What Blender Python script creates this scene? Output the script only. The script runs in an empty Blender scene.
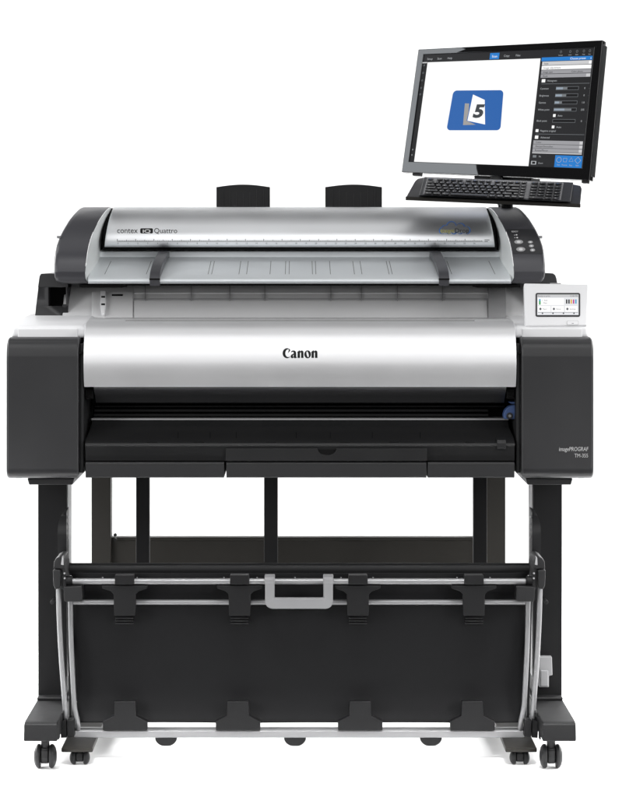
import bpy, bmesh, math, random
from mathutils import Vector, Matrix
random.seed(4)
C = bpy.context.scene.collection
R = math.radians
# ------------------------------------------------------------------ survey of the place
# photo scale on the front face of the machine (Y = 0), camera distance, camera height
S, D, HX, HY, ZC = 451.0, 5.0, 300.0, 250.0, 518.0/451.0
CAM = Vector((0, -D, ZC))
def sx(px, Y=0.0): return (px-HX)/S*(D+Y)/D
def sz(py, Y=0.0): return ZC+(HY-py)/S*(D+Y)/D
def at(px, py, Y=0.0): return Vector((sx(px, Y), Y, sz(py, Y)))
class Plane:                       # a real flat panel, its spots surveyed from the photo
    def __init__(s, o, n): s.o, s.n = Vector(o), Vector(n).normalized()
    def __call__(s, px, py, off=0.0):
        d = at(px, py, 0)-CAM
        t = (s.o+s.n*off-CAM).dot(s.n)/d.dot(s.n)
        return CAM+d*t

# ------------------------------------------------------------------ materials
def mat(name, col, rough=0.5, metal=0.0, spec=0.5, bump=0.0, bscale=900, var=0.0, emit=None, coat=0.0, smudge=0.06):
    m = bpy.data.materials.new(name); m.use_nodes = True
    nt = m.node_tree; b = nt.nodes['Principled BSDF']
    c = (*col, 1) if len(col) == 3 else col
    b.inputs['Base Color'].default_value = c
    b.inputs['Roughness'].default_value = rough
    b.inputs['Metallic'].default_value = metal
    b.inputs['Specular IOR Level'].default_value = spec
    b.inputs['Coat Weight'].default_value = coat
    if emit is not None:
        b.inputs['Emission Color'].default_value = c
        b.inputs['Emission Strength'].default_value = emit
        b.inputs['Base Color'].default_value = (0.004, 0.004, 0.004, 1)
        return m
    tc = nt.nodes.new('ShaderNodeTexCoord')
    if bump > 0:
        nz = nt.nodes.new('ShaderNodeTexNoise'); nz.inputs['Scale'].default_value = bscale; nz.inputs['Detail'].default_value = 2
        bp = nt.nodes.new('ShaderNodeBump'); bp.inputs['Strength'].default_value = bump; bp.inputs['Distance'].default_value = 0.0006
        nt.links.new(tc.outputs['Object'], nz.inputs['Vector']); nt.links.new(nz.outputs['Fac'], bp.inputs['Height'])
        nt.links.new(bp.outputs['Normal'], b.inputs['Normal'])
    n2 = nt.nodes.new('ShaderNodeTexNoise'); n2.inputs['Scale'].default_value = 7; n2.inputs['Detail'].default_value = 5
    nt.links.new(tc.outputs['Object'], n2.inputs['Vector'])
    if smudge > 0:
        mr = nt.nodes.new('ShaderNodeMapRange')
        mr.inputs['To Min'].default_value = max(0.02, rough-smudge); mr.inputs['To Max'].default_value = min(1, rough+smudge)
        mr.inputs['From Min'].default_value = .3; mr.inputs['From Max'].default_value = .7
        nt.links.new(n2.outputs['Fac'], mr.inputs['Value']); nt.links.new(mr.outputs['Result'], b.inputs['Roughness'])
    if var > 0:
        mx = nt.nodes.new('ShaderNodeMix'); mx.data_type = 'RGBA'
        mx.inputs['A'].default_value = (c[0]*(1-var), c[1]*(1-var), c[2]*(1-var), 1)
        mx.inputs['B'].default_value = (min(1, c[0]*(1+var)), min(1, c[1]*(1+var)), min(1, c[2]*(1+var)), 1)
        nt.links.new(n2.outputs['Fac'], mx.inputs['Factor']); nt.links.new(mx.outputs['Result'], b.inputs['Base Color'])
    return m
def g(v): return (v, v, v)
def srgb(r, gg, b):
    f = lambda c: (c/12.92 if c <= .04045 else ((c+.055)/1.055)**2.4)
    return (f(r/255), f(gg/255), f(b/255))
M = {}
M['shell']  = mat('charcoal plastic', (.0195, .0195, .021), .40, spec=.45, bump=.12, bscale=1400, var=.05)
M['shell2'] = mat('charcoal plastic inner', (.020, .020, .021), .5, spec=.25, bump=.12, bscale=1400)
M['white']  = mat('white plastic', (.71, .71, .72), .42, spec=.4, bump=.05, bscale=1600, var=.015)
M['silver'] = mat('silver paint', (.84, .84, .85), .50, metal=.93, spec=.5, bump=.03, bscale=2600, var=.01, smudge=.02)
M['alu']    = mat('anodised aluminium', (.78, .79, .805), .44, metal=.93, bump=.03, bscale=2200, var=.02, smudge=.04)
M['tray']   = mat('brushed silver tray', (.74, .77, .79), .42, metal=.5, bump=.03, bscale=2200, var=.02)
M['cheek']  = mat('pale silver plastic', (.70, .72, .715), .45, metal=.25, bump=.04, bscale=1800, var=.02)
M['lip']    = mat('smoked lip', (.040, .040, .042), .35, spec=.4, var=.05)
M['black']  = mat('black plastic', (.0085, .0085, .009), .5, spec=.2, bump=.1, bscale=1300, var=.08)
M['black2'] = mat('black satin plastic', (.0145, .0145, .0152), .44, spec=.25, bump=.1, bscale=1300, var=.08)
M['void']   = mat('matt black', (.005, .005, .005), .8, spec=.1)
M['traydk'] = mat('black tray plastic', (.012, .012, .0125), .40, spec=.3, bump=.1, bscale=1200, var=.07)
M['steel']  = mat('black powder coat', (.0075, .0075, .008), .55, spec=.15, bump=.2, bscale=1100, var=.08)
M['brown']  = mat('bronze black powder coat', (.017, .0155, .013), .5, spec=.25, bump=.25, bscale=1000, var=.1)
M['fabric'] = mat('black basket sheet', (.0055, .0055, .006), .62, spec=.12, bump=.3, bscale=1500, var=.1)
M['rod']    = mat('satin metal rod', (.25, .25, .255), .40, metal=.45, bump=.0, var=.02, smudge=.03)
M['legin']  = mat('leg inner plate', (.30, .30, .305), .5, spec=.3)
M['greyp']  = mat('grey plastic', (.27, .27, .275), .5, spec=.35, bump=.1, bscale=1400, var=.04)
M['handle'] = mat('mid grey handle', (.20, .20, .205), .45, spec=.35, bump=.1, bscale=1400, var=.04)
M['greyl']  = mat('light grey plastic', (.55, .55, .555), .5, spec=.35, bump=.06, bscale=1400, var=.04)
M['greym']  = mat('mid grey plastic', (.52, .52, .525), .5, spec=.35, bump=.06, bscale=1400, var=.04)
M['seam']   = mat('seam grey', (.16, .16, .16), .6, spec=.2)
M['cap']    = mat('graphite cap', (.050, .050, .056), .36, metal=.15, spec=.4, bump=.08, bscale=1600, var=.05)
M['cap2']   = mat('graphite keypad', (.022, .022, .024), .38, spec=.4)
M['blue']   = mat('blue lever', (.055, .10, .24), .45, spec=.4)
M['ink']    = mat('black print', (.008, .008, .008), .6, spec=.2)
M['inkg']   = mat('grey print', (.10, .10, .105), .6, spec=.2)
M['inkw']   = mat('white print', (.45, .45, .45), .6, spec=.2)
M['inkb']   = mat('blue print', (.07, .16, .40), .6, spec=.2)
M['inky']   = mat('yellow print', (.36, .34, .08), .6, spec=.2)
M['gloss']  = mat('gloss black bezel', (.004, .004, .0045), .012, spec=.5, smudge=0)
M['glossb'] = mat('black monitor back', (.010, .011, .013), .35, spec=.4, bump=.3, bscale=700)
M['kbase']  = mat('keyboard case', (.028, .029, .033), .45, spec=.4, var=.05)
M['kdeck']  = mat('keyboard deck', (.26, .26, .27), .5, spec=.3)
M['keys']   = mat('black keycap', (.016, .016, .018), .42, spec=.45, bump=.1, bscale=1800)
M['shelf']  = mat('shelf coat', (.030, .030, .034), .4, spec=.4, bump=.1, bscale=1200, var=.05)
M['paper']  = mat('white seamless paper', (.92, .92, .92), .9, spec=.1, smudge=0)
def em(name, r, gg, b, k=1.0): return mat(name, srgb(r, gg, b), .3, spec=.08, emit=k)
E = dict(white=em('lit white', 254, 254, 254, 1.02), dark=em('lit dark', 36, 36, 38), dark2=em('lit darker', 22, 22, 24),
         blue=em('lit blue', 38, 125, 205), logo=em('lit logo blue', 40, 98, 172), page=em('lit page grey', 160, 158, 156),
         five=em('lit charcoal', 62, 66, 70), row=em('lit row', 205, 205, 207), row2=em('lit row grey', 158, 158, 162),
         text=em('lit text', 178, 181, 184), dim=em('lit dim', 120, 124, 128), slid=em('lit slider', 150, 162, 175), blk=em('lit black', 12, 12, 13),
         pale=em('lit pale', 232, 233, 236), green=em('lit green', 60, 165, 85), yel=em('lit yellow', 232, 175, 60),
         mag=em('lit magenta', 190, 50, 150), cyan=em('lit cyan', 70, 165, 205), gtx=em('lit grey text', 95, 97, 102))

# ------------------------------------------------------------------ mesh helpers
class MB:
    def __init__(s): s.bm = bmesh.new(); s.mi = 0
    def face(s, vs, mi=None):
        try:
            f = s.bm.faces.new(vs); f.material_index = s.mi if mi is None else mi; return f
        except ValueError: return None
    def quad(s, pts, mi=None): return s.face([s.bm.verts.new(p) for p in pts], mi)
    def box(s, a, b, mi=None):
        (x0, y0, z0), (x1, y1, z1) = a, b
        x0, x1 = sorted((x0, x1)); y0, y1 = sorted((y0, y1)); z0, z1 = sorted((z0, z1))
        v = [s.bm.verts.new(p) for p in ((x0,y0,z0),(x1,y0,z0),(x1,y1,z0),(x0,y1,z0),(x0,y0,z1),(x1,y0,z1),(x1,y1,z1),(x0,y1,z1))]
        for f in ((0,3,2,1),(4,5,6,7),(0,1,5,4),(1,2,6,5),(2,3,7,6),(3,0,4,7)): s.face([v[i] for i in f], mi)
    def loft(s, rings, closed=True, caps=True, mi=None):
        rr = [[s.bm.verts.new(p) for p in r] for r in rings]
        n = len(rr[0])
        for a, b in zip(rr, rr[1:]):
            for i in range(n if closed else n-1):
                j = (i+1) % n
                s.face([a[i], a[j], b[j], b[i]], mi)
        if caps and closed:
            s.face(list(reversed(rr[0])), mi); s.face(rr[-1], mi)
        return rr
    def prism_x(s, prof, x0, x1, mi=None):          # prof: list of (Y, Z)
        s.loft([[(x, y, z) for y, z in prof] for x in (x0, x1)], mi=mi)
    def prism_y(s, prof, y0, y1, mi=None):          # prof: list of (X, Z)
        s.loft([[(x, y, z) for x, z in prof] for y in (y0, y1)], mi=mi)
    def slab(s, pts, n, th, mi=None):               # polygon thickened along -n
        n = Vector(n)
        s.loft([[Vector(p) for p in pts], [Vector(p)-n*th for p in pts]], mi=mi)
    def tube(s, pts, r, seg=14, mi=None, caps=True):
        pts = [Vector(p) for p in pts]; rings = []
        ov = (pts[-1]-pts[0]).normalized(); ref = Vector((0, 0, 1)) if abs(ov.z) < .7 else Vector((0, 1, 0))
        for i, p in enumerate(pts):
            a = pts[max(0, i-1)]; b = pts[min(len(pts)-1, i+1)]
            t = (b-a).normalized()
            u = t.cross(ref)
            if u.length < .1: u = t.cross(Vector((1, 0, 0)))
            u.normalize(); w = t.cross(u)
            rad = r[i] if isinstance(r, (list, tuple)) else r
            rings.append([p+u*math.cos(2*math.pi*k/seg)*rad+w*math.sin(2*math.pi*k/seg)*rad for k in range(seg)])
        s.loft(rings, caps=caps, mi=mi)
    def lathe_x(s, prof, c, seg=28, mi=None):       # prof: (x, r) about an X axis through c
        c = Vector(c)
        s.loft([[c+Vector((x, math.cos(2*math.pi*k/seg)*r, math.sin(2*math.pi*k/seg)*r)) for k in range(seg)] for x, r in prof], mi=mi)
    def disc_on(s, c, ex, ey, rx, ry, seg=20, mi=None):
        c, ex, ey = Vector(c), Vector(ex), Vector(ey)
        s.face([s.bm.verts.new(c+ex*math.cos(2*math.pi*k/seg)*rx+ey*math.sin(2*math.pi*k/seg)*ry) for k in range(seg)], mi)
    def add_mesh(s, verts, faces, mi=None):
        v = [s.bm.verts.new(p) for p in verts]
        for f in faces: s.face([v[i] for i in f], mi)
    def build(s, name, mats, parent=None, bevel=0.0, seg=2, ang=35, smooth=True, sharp=48, label=None, fix=True):
        bm = s.bm
        bmesh.ops.remove_doubles(bm, verts=bm.verts, dist=1e-6)
        if fix: bmesh.ops.recalc_face_normals(bm, faces=bm.faces)
        if bevel > 0:
            es = [e for e in bm.edges if len(e.link_faces) == 2 and e.calc_face_angle(0) > R(ang)]
            if es: bmesh.ops.bevel(bm, geom=es, offset=bevel, offset_type='OFFSET', segments=seg, profile=.5, affect='EDGES', clamp_overlap=True)
        me = bpy.data.meshes.new(name); bm.to_mesh(me); bm.free()
        for m in (mats if isinstance(mats, (list, tuple)) else [mats]): me.materials.append(m)
        o = bpy.data.objects.new(name, me); C.objects.link(o)
        if smooth:
            for p in me.polygons: p.use_smooth = True
            me.set_sharp_from_angle(angle=R(sharp))
            w = o.modifiers.new('wn', 'WEIGHTED_NORMAL'); w.keep_sharp = True; w.weight = 80
        if parent is not None: adopt(o, parent)
        if label: o['label'] = label
        return o
def world_loc(o):
    v = Vector((0, 0, 0))
    while o is not None:
        v += o.location; o = o.parent
    return v
def adopt(o, parent):
    o.location = o.location-world_loc(parent); o.parent = parent
def thing(name, label, cat, loc, group=None):
    o = bpy.data.objects.new(name, None); C.objects.link(o); o.location = loc; o.empty_display_size = .1
    o['label'] = label; o['category'] = cat
    if group: o['group'] = group
    return o
def arc(c, r, a0, a1, n):
    return [(c[0]+r[0]*math.cos(R(a0+(a1-a0)*i/n)), c[1]+r[1]*math.sin(R(a0+(a1-a0)*i/n))) for i in range(n+1)]
def smooth_line(pts, n=6):          # Catmull-Rom through tuples
    out = []; P = [pts[0]]+list(pts)+[pts[-1]]
    for i in range(1, len(P)-2):
        for k in range(n):
            t = k/n
            out.append(tuple(.5*((2*b)+(-a+c)*t+(2*a-5*b+4*c-d)*t*t+(-a+3*b-3*c+d)*t**3) for a, b, c, d in zip(P[i-1], P[i], P[i+1], P[i+2])))
    out.append(tuple(pts[-1])); return out
def interp(x, tab):
    if x <= tab[0][0]: return tab[0][1]
    for (a, va), (b, vb) in zip(tab, tab[1:]):
        if x <= b: return va+(vb-va)*(x-a)/(b-a)
    return tab[-1][1]
_tc = {}
def text2d(s, bold=0.0, align='LEFT'):
    k = (s, bold, align)
    if k in _tc: return _tc[k]
    cu = bpy.data.curves.new('t', 'FONT'); cu.body = s; cu.size = 1; cu.fill_mode = 'FRONT'; cu.offset = bold; cu.resolution_u = 3
    o = bpy.data.objects.new('t', cu); C.objects.link(o)
    dg = bpy.context.evaluated_depsgraph_get(); me = o.evaluated_get(dg).to_mesh()
    v = [(p.co.x, p.co.y) for p in me.vertices]; f = [tuple(p.vertices) for p in me.polygons]
    o.evaluated_get(dg).to_mesh_clear(); bpy.data.objects.remove(o); bpy.data.curves.remove(cu)
    w0 = min(a for a, b in v); w1 = max(a for a, b in v)
    sh = {'LEFT': w0, 'RIGHT': w1, 'CENTER': (w0+w1)/2}[align]
    _tc[k] = ([(a-sh, b) for a, b in v], f, w1-w0); return _tc[k]
def text(mb, s, fn, size, mi, bold=0.0, align='LEFT', stretch=1.0, width=None, shear=0.0):
    """lay lettering on a surface: fn(a, b) gives the 3-D point a units along and b units up"""
    v, f, w = text2d(s, bold, align)
    kx = size*stretch if width is None else width/w
    mb.add_mesh([fn((a+shear*b)*kx, b*size) for a, b in v], f, mi)
def curve2d(loops):
    cu = bpy.data.curves.new('c', 'CURVE'); cu.dimensions = '2D'; cu.fill_mode = 'BOTH'
    for L in loops:
        sp = cu.splines.new('POLY'); sp.points.add(len(L)-1)
        for p, q in zip(sp.points, L): p.co = (q[0], q[1], 0, 1)
        sp.use_cyclic_u = True
    o = bpy.data.objects.new('c', cu); C.objects.link(o)
    dg = bpy.context.evaluated_depsgraph_get(); me = o.evaluated_get(dg).to_mesh()
    v = [(p.co.x, p.co.y) for p in me.vertices]; f = [tuple(p.vertices) for p in me.polygons]
    o.evaluated_get(dg).to_mesh_clear(); bpy.data.objects.remove(o); bpy.data.curves.remove(cu)
    return v, f

# ------------------------------------------------------------------ setting
mb = MB()
prof = [(-.30, 0), (-.2, 0), (.6, 0), (1.6, 0)]+[(1.6+1.0*math.sin(a), 1.0-1.0*math.cos(a)) for a in [R(10*i) for i in range(1, 10)]]+[(2.6, 2.3)]
mb.loft([[(x, y, z) for y, z in prof] for x in (-4.5, -1.5, 1.5, 4.5)], closed=False, caps=False)
bd = mb.build('backdrop', M['paper'], sharp=80); bd['kind'] = 'structure'
bd.modifiers.clear()

# ================================================================== PRINTER
pr = thing('printer', 'wide charcoal and silver large format printer on a wheeled black stand with catch basket', 'printer', (0, .25, 0))
SIDES = (-1, 1)
# ---- dark end covers
prof = smooth_line([(.055, sz(336.6, .055)), (.032, sz(337.6, .03)), (.012, sz(341.5)), (.003, sz(348)), (0, sz(357))], 4)
prof += [(0, sz(468)), (.001, sz(472)), (.006, sz(476)), (.014, sz(478.6)), (.58, sz(478.6)), (.58, sz(336.6, .055))]
for s in SIDES:
    mb = MB(); x0, x1 = sorted((s*.6515, s*.4905)); mb.prism_x(prof, x0, x1)
    ec = mb.build('end_cover', M['shell'], pr, bevel=.006, seg=3, ang=60)
    # inner cheek of the cover, set back
    mb = MB(); x0, x1 = sorted((s*.4905, s*.4815))
    mb.prism_x([(.02, sz(344)), (.02, sz(474)), (.5, sz(474)), (.5, sz(344))], x0, x1)
    mb.build('inner_cheek', M['shell2'], ec, bevel=.0025)
    # parting notch at the shoulder of the cover
    mb = MB()
    mb.box((s*.4903, .004, sz(354)), (s*.4800, .019, sz(351.8)))
    mb.build('parting_notch', M['void'], ec)
    if s > 0:
        mb = MB(); f = lambda a, b: Vector((sx(588)+a, -.0006, sz(451)+b))
        text(mb, 'imagePROGRAF', f, .0130, 0, bold=.0, align='RIGHT', width=sx(588)-sx(559), shear=.12)
        f = lambda a, b: Vector((sx(588)+a, -.0006, sz(457.4)+b))
        text(mb, 'TM-355', f, .0120, 0, bold=.0, align='RIGHT', width=sx(588)-sx(574.5))
        mb.build('lettering', M['inkw'], ec, smooth=False)
    # mounting foot below the cover
    mb = MB(); a, b = sorted((s*.610, s*.505)); mb.prism_y([(a+.004, sz(484.5, .05)), (b-.004, sz(484.5, .05)), (b, sz(478.3, .05)), (a, sz(478.3, .05))], .045, .5)
    mb.build('mounting_plate', M['shell2'], pr, bevel=.0015)
    # small plastic clips under the cover edge
    mb = MB(); mb.box((s*.62, .03, sz(479.6)), (s*.634, .1, sz(478))); mb.build('cover_clip', M['black'], ec, bevel=.001)
# ---- white top shells
prof = [(.050, sz(338, .05)), (.050, sz(329.5, .05)), (.0525, sz(327.3, .05)), (.060, sz(325.6, .06)), (.072, sz(324.9, .07)), (.26, sz(316.2, .26)), (.40, sz(313.5, .40)), (.40, sz(338, .05))]
for s in SIDES:
    mb = MB(); x0, x1 = sorted((s*.6475, s*.4790)); mb.prism_x(prof, x0, x1)
    ts = mb.build('top_shell', M['white'], pr, bevel=.010, seg=4, ang=60)
    # inset front fascia
    mb = MB(); x0, x1 = sorted((s*.632, s*.497)); mb.box((x0, .0482, sz(337.5, .05)), (x1, .06, sz(328.6, .05)))
    mb.build('fascia', M['white'], ts, bevel=.0022)
# ---- silver front cover
XC = .4795
cov = smooth_line([(.27, sz(317.6, .27)), (.20, sz(318.6, .2)), (.12, sz(320.0, .12)), (.075, sz(321.6, .075)), (.040, sz(325.5, .04)), (.018, sz(332, .02)), (.0045, sz(342)), (-.003, sz(352)), (-.0055, sz(360)), (-.0050, sz(367)), (-.0016, sz(375)), (.0034, sz(382)), (.0075, sz(387.2))], 6)
inner = [(.045, sz(387.2)), (.05, sz(345)), (.27, sz(330, .27))]
mb = MB(); mb.prism_x(cov+inner, -XC, XC)
fc = mb.build('front_cover', M['silver'], pr, bevel=.0022, seg=2, ang=55, sharp=40)
# finger line on the top of the cover
mb = MB()
for a, b, py in ((126, 474, 321.0),):
    mb.box((sx(a, .1), .084, sz(321.6, .08)), (sx(b, .1), .089, sz(320.3, .08)))
mb.build('finger_groove', M['seam'], fc)
# logo lettering, custom drawn serif letters
def ell(cx, cy, rx, ry, a0, a1, n): return arc((cx, cy), (rx, ry), a0, a1, n)
GL = {}
GL['C'] = ([ell(.52, .5, .52, .53, 50, 316, 26)+list(reversed(ell(.66, .50, .34, .41, 72, 296, 22)))+[(.74, .88), (.62, .50), (.76, .64), (.84, .70), (.90, .80)]], .95)
GL['n'] = ([[(-.05, .60), (.02, .66), (.20, .79), (.30, .79), (.30, .68), (.41, .77), (.53, .79), (.67, .72), (.71, .58), (.71, 0), (.42, 0), (.42, .53), (.39, .59), (.34, .58), (.30, .53), (.30, 0), (.01, 0), (.01, .57)]], .80)
GL['o'] = ([ell(.39, .38, .39, .42, 0, 360, 28)[:-1], [(x-.22*(y-.38), y) for x, y in ell(.39, .38, .115, .31, 0, 360, 20)[:-1]]], .83)
GL['a'] = ([[(.08, .72), (.26, .79), (.46, .77), (.60, .67), (.64, .52), (.64, .13), (.73, .08), (.70, .01), (.52, -.03), (.40, .0), (.37, .07), (.24, -.03), (.10, -.02), (.0, .08), (.0, .22), (.10, .36), (.35, .46), (.35, .58), (.29, .65), (.18, .64), (.04, .56)],
            [(.35, .36), (.27, .28), (.25, .17), (.30, .11), (.35, .15)]], .79)
def on_cover(px, py, off=.0006):
    z = sz(py); tab = [(-z_, y_) for y_, z_ in cov]
    return Vector((sx(px), interp(-z, tab)-off, z))
mb = MB(); pen = 282.6; hgt = 9.6
kx = 35.0/(.95+.79+.80+.83+.73)
for ch in 'Canon':
    loops, adv = GL[ch]; v, f = curve2d(loops)
    mb.add_mesh([on_cover(pen+a*kx, 357.8-b*hgt*.98) for a, b in v], f); pen += adv*kx
mb.build('logo', M['ink'], fc, smooth=False)
# dark smoked lip under the cover
XL = .459
lip = smooth_line([(.013, sz(386.8)), (.022, sz(391)), (.048, sz(398)), (.070, sz(402.8, .07))], 4)+[(.11, sz(402.8, .1)), (.10, sz(389, .1))]
mb = MB(); mb.prism_x(lip, -XL, XL); mb.build('cover_lip', M['lip'], pr, bevel=.001, ang=60)
# hinge blocks at the ends of the lip
for s in SIDES:
    mb = MB(); a, b = sorted((s*.4795, s*.4615)); mb.box((a, .035, sz(400)), (b, .12, sz(390.2)))
    mb.box((a+.003, .033, sz(398.4)), (b-.003, .036, sz(396)))
    mb.build('hinge_block', M['void'], pr, bevel=.0015)
# ---- carriage bay behind the slot
mb = MB(); mb.box((-.477, .18, sz(470, .18)), (.477, .56, sz(330, .5)))
mb.build('body_core', M['void'], pr)
mb = MB()
for py, y, r in ((406.5, .165, .0022), (410.6, .15, .0032), (415.2, .14, .0032)):
    mb.box((-.470, y, sz(py, y)-r), (.430 if py > 408 else .47, y+.03, sz(py, y)+r))
mb.build('guide_rail', M['black'], pr, bevel=.001)
mb = MB(); mb.prism_x([(.100, sz(420.2, .1)), (.100, sz(418.4, .1)), (.19, sz(416.5, .19)), (.19, sz(421, .19))], -.472, .472)
mb.build('platen_edge', M['greyp'], pr, bevel=.0008)
# ---- output tray
tr = smooth_line([(.104, sz(420.4, .1)), (.09, sz(426, .09)), (.060, sz(432, .06)), (.028, sz(438, .03)), (.006, sz(442.4))], 4)
tr += [(.002, sz(443.6)), (.0005, sz(445.2)), (.004, sz(447)), (.012, sz(461.4)), (.2, sz(461.4)), (.2, sz(421, .2))]
mb = MB()
n = len(tr)
def trx(y, s): return s*(.4705+(.006 if y < .03 else .006*(.104-min(y, .104))/.074))
mb.loft([[(trx(y, s), y, z) for y, z in tr] for s in SIDES])
ot = mb.build('output_tray', M['traydk'], pr, bevel=.0008, ang=50, sharp=30)
mb = MB()
for a, b in ((-.476, sx(224.6)-.0012), (sx(226)+.0006, sx(426.6)), (sx(427.8), .476)):
    mb.prism_x([(.006, sz(462.4)), (.003, sz(464)), (.003, sz(476.5)), (.006, sz(478)), (.2, sz(478)), (.2, sz(462.4))], a, b)
mb.build('lower_skirt', M['shell2'], pr, bevel=.0008)
# hatch door in the tray with its half-round finger cut
mb = MB(); xa, xb = sx(225.8), sx(427)
cut = [(sx(327)+math.cos(a)*.021, sz(448.6)-math.sin(a)*.0150) for a in [math.pi-math.pi*i/14 for i in range(15)]]
outl = [(xa, sz(448.6))]+cut+[(xb, sz(448.6)), (xb, sz(461)), (xa, sz(461))]
mb.prism_y(outl, .0015, .012)
mb.build('tray_door', M['traydk'], ot, bevel=.0006)
mb = MB(); mb.box((sx(316), .0055, sz(456)), (sx(338), .0100, sz(448))); mb.build('finger_recess', M['void'], ot)
# ribs and little tabs on the tray slope
for px in (152, 199, 271, 345, 394, 470):
    y = .006; mb = MB(); mb.box((sx(px-5), y-.0016, sz(443.2)), (sx(px+5), y+.004, sz(442.2)))
    mb.build('tray_tab', M['void'], ot)
mb = MB(); mb.prism_x([(.004, sz(440)), (-.001, sz(443)), (-.001, sz(449)), (.006, sz(449)), (.03, sz(439))], sx(497), sx(506)); mb.box((sx(499), -.0018, sz(449)), (sx(504), .002, sz(447.6)))
mb.build('tray_stop', M['black2'], ot, bevel=.0008)
for px in (178, 210, 236, 296, 330, 372, 420):
    mb = MB(); mb.quad([(sx(px, .06), .0597-.0012, sz(432, .06)), (sx(px, .06)+.001, .0597-.0012, sz(432, .06)), (sx(px, .03)+.001, .0280-.0012, sz(438, .03)), (sx(px, .03), .0280-.0012, sz(438, .03))])
    mb.build('tray_seam', M['void'], ot, smooth=False)
# ---- blue release lever
mb = MB(); Y = .06
outl = [(sx(504, Y), sz(419.2, Y))]+smooth_line([(sx(503.5, Y), sz(415, Y)), (sx(505, Y), sz(410.5, Y)), (sx(508.5, Y), sz(407, Y)), (sx(512, Y), sz(405.6, Y)), (sx(517, Y), sz(404.8, Y))], 4)+[(sx(517, Y), sz(419.2, Y))]
mb.prism_y(outl, Y, Y+.03)
outl = [(sx(508, Y), sz(402, Y)), (sx(517, Y), sz(402, Y)), (sx(517, Y), sz(404.2, Y)), (sx(512, Y), sz(404.2, Y))]
mb.prism_y(outl, Y+.004, Y+.03)
lv = mb.build('release_lever', M['blue'], pr, bevel=.002)
mb = MB(); c = at(509.6, 415.8, Y); mb.tube([c+Vector((0, -.004, 0)), c+Vector((0, .004, 0))], .0075, 18); mb.build('lever_hub', M['cap2'], lv, bevel=.0008)
mb = MB(); mb.tube([c+Vector((0, -.006, 0)), c+Vector((0, .004, 0))], .0032, 14); mb.build('lever_screw', M['rod'], lv)
# ---- roll cover (pale sloping panel under the scanner) with seams
Y0, Y1, P0, P1 = .275, .43, 322., 266.
def rc(px, py, off=0.0):
    t = (P0-py)/(P0-P1); y = Y0+(Y1-Y0)*t
    nrm = Vector((0, -(sz(P1, Y1)-sz(P0, Y0)), (Y1-Y0))).normalized()
    return at(px, py, y)+nrm*off
mb = MB()
nrm = Vector((0, -(sz(P1, Y1)-sz(P0, Y0)), (Y1-Y0))).normalized()
mb.slab([rc(62, 322), rc(538, 322), rc(532, 266), rc(66, 266)], nrm, .05)
rcv = mb.build('roll_cover', M['greyl'], pr, bevel=.002)
mb = MB(); mb.slab([rc(134, 322, .004), rc(488, 322, .004), rc(487, 301.5, .004), rc(134, 301.5, .004)], nrm, .006); mb.build('lower_flap', M['greym'], rcv, bevel=.0015)
mb = MB(); mb.slab([rc(134, 294, .003), rc(488, 294, .003), rc(487, 270, .003), rc(134, 270, .003)], nrm, .006); mb.build('upper_flap', M['greym'], rcv, bevel=.001)
mb = MB()
for px in (145, 191, 229.5, 264.5, 330.5, 361, 397, 442):
    mb.slab([rc(px, 302.5, .0052), rc(px+.7, 302.5, .0052), rc(px+.7, 284, .0052), rc(px, 284, .0052)], nrm, .004)
mb.slab([rc(134, 300.4, .0045), rc(488, 300.4, .0045), rc(488, 299.7, .0045), rc(134, 299.7, .0045)], nrm, .004)
mb.build('cover_seam', M['greyp'], rcv)
mb = MB(); mb.slab([rc(92, 322, .006), rc(133, 322, .006), rc(133, 293.5, .006), rc(92, 293.5, .006)], nrm, .008); lp = mb.build('side_panel', M['greyl'], rcv, bevel=.0015)
mb = MB(); mb.slab([rc(112, 297.9, .0068), rc(123, 297.9, .0068), rc(123, 296.3, .0068), rc(112, 296.3, .0068)], nrm, .003); mb.build('slot', M['void'], rcv)
mb = MB(); mb.slab([rc(101, 295.5, .016), rc(106, 295.5, .016), rc(106.5, 309, .016), rc(105, 319, .016), rc(102, 319, .016), rc(100.5, 309, .016)], nrm, .012); mb.build('white_latch', M['white'], rcv, bevel=.002)
mb = MB()
for py in (302, 309.5): mb.slab([rc(101.6, py+.8, .0166), rc(105.4, py+.8, .0166), rc(105.4, py-.8, .0166), rc(101.6, py-.8, .0166)], nrm, .003)
mb.build('latch_mark', M['void'], rcv)
mb = MB(); mb.slab([rc(488, 322, .012), rc(506, 322, .012), rc(505, 270, .012), rc(488, 270, .012)], nrm, .014); mb.build('reflection_strip', M['greyp'], rcv, bevel=.002)  # mid grey strip added in place of the darker reflection at this end
# ---- dark rear housings left and right of the roll cover
mb = MB(); Y = .30
outl = [(sx(33.5, Y), sz(330, Y)), (sx(35, Y), sz(316, Y)), (sx(39.5, Y), sz(276, Y)), (sx(40.5, Y), sz(274.3, Y)), (sx(42.5, Y), sz(273.5, Y)), (sx(68, Y), sz(273.5, Y)), (sx(68, Y), sz(330, Y))]
hole = [(sx(48.5, Y), sz(306, Y)), (sx(48.5, Y), sz(287, Y)), (sx(66, Y), sz(287, Y)), (sx(66, Y), sz(306, Y))]
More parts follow.
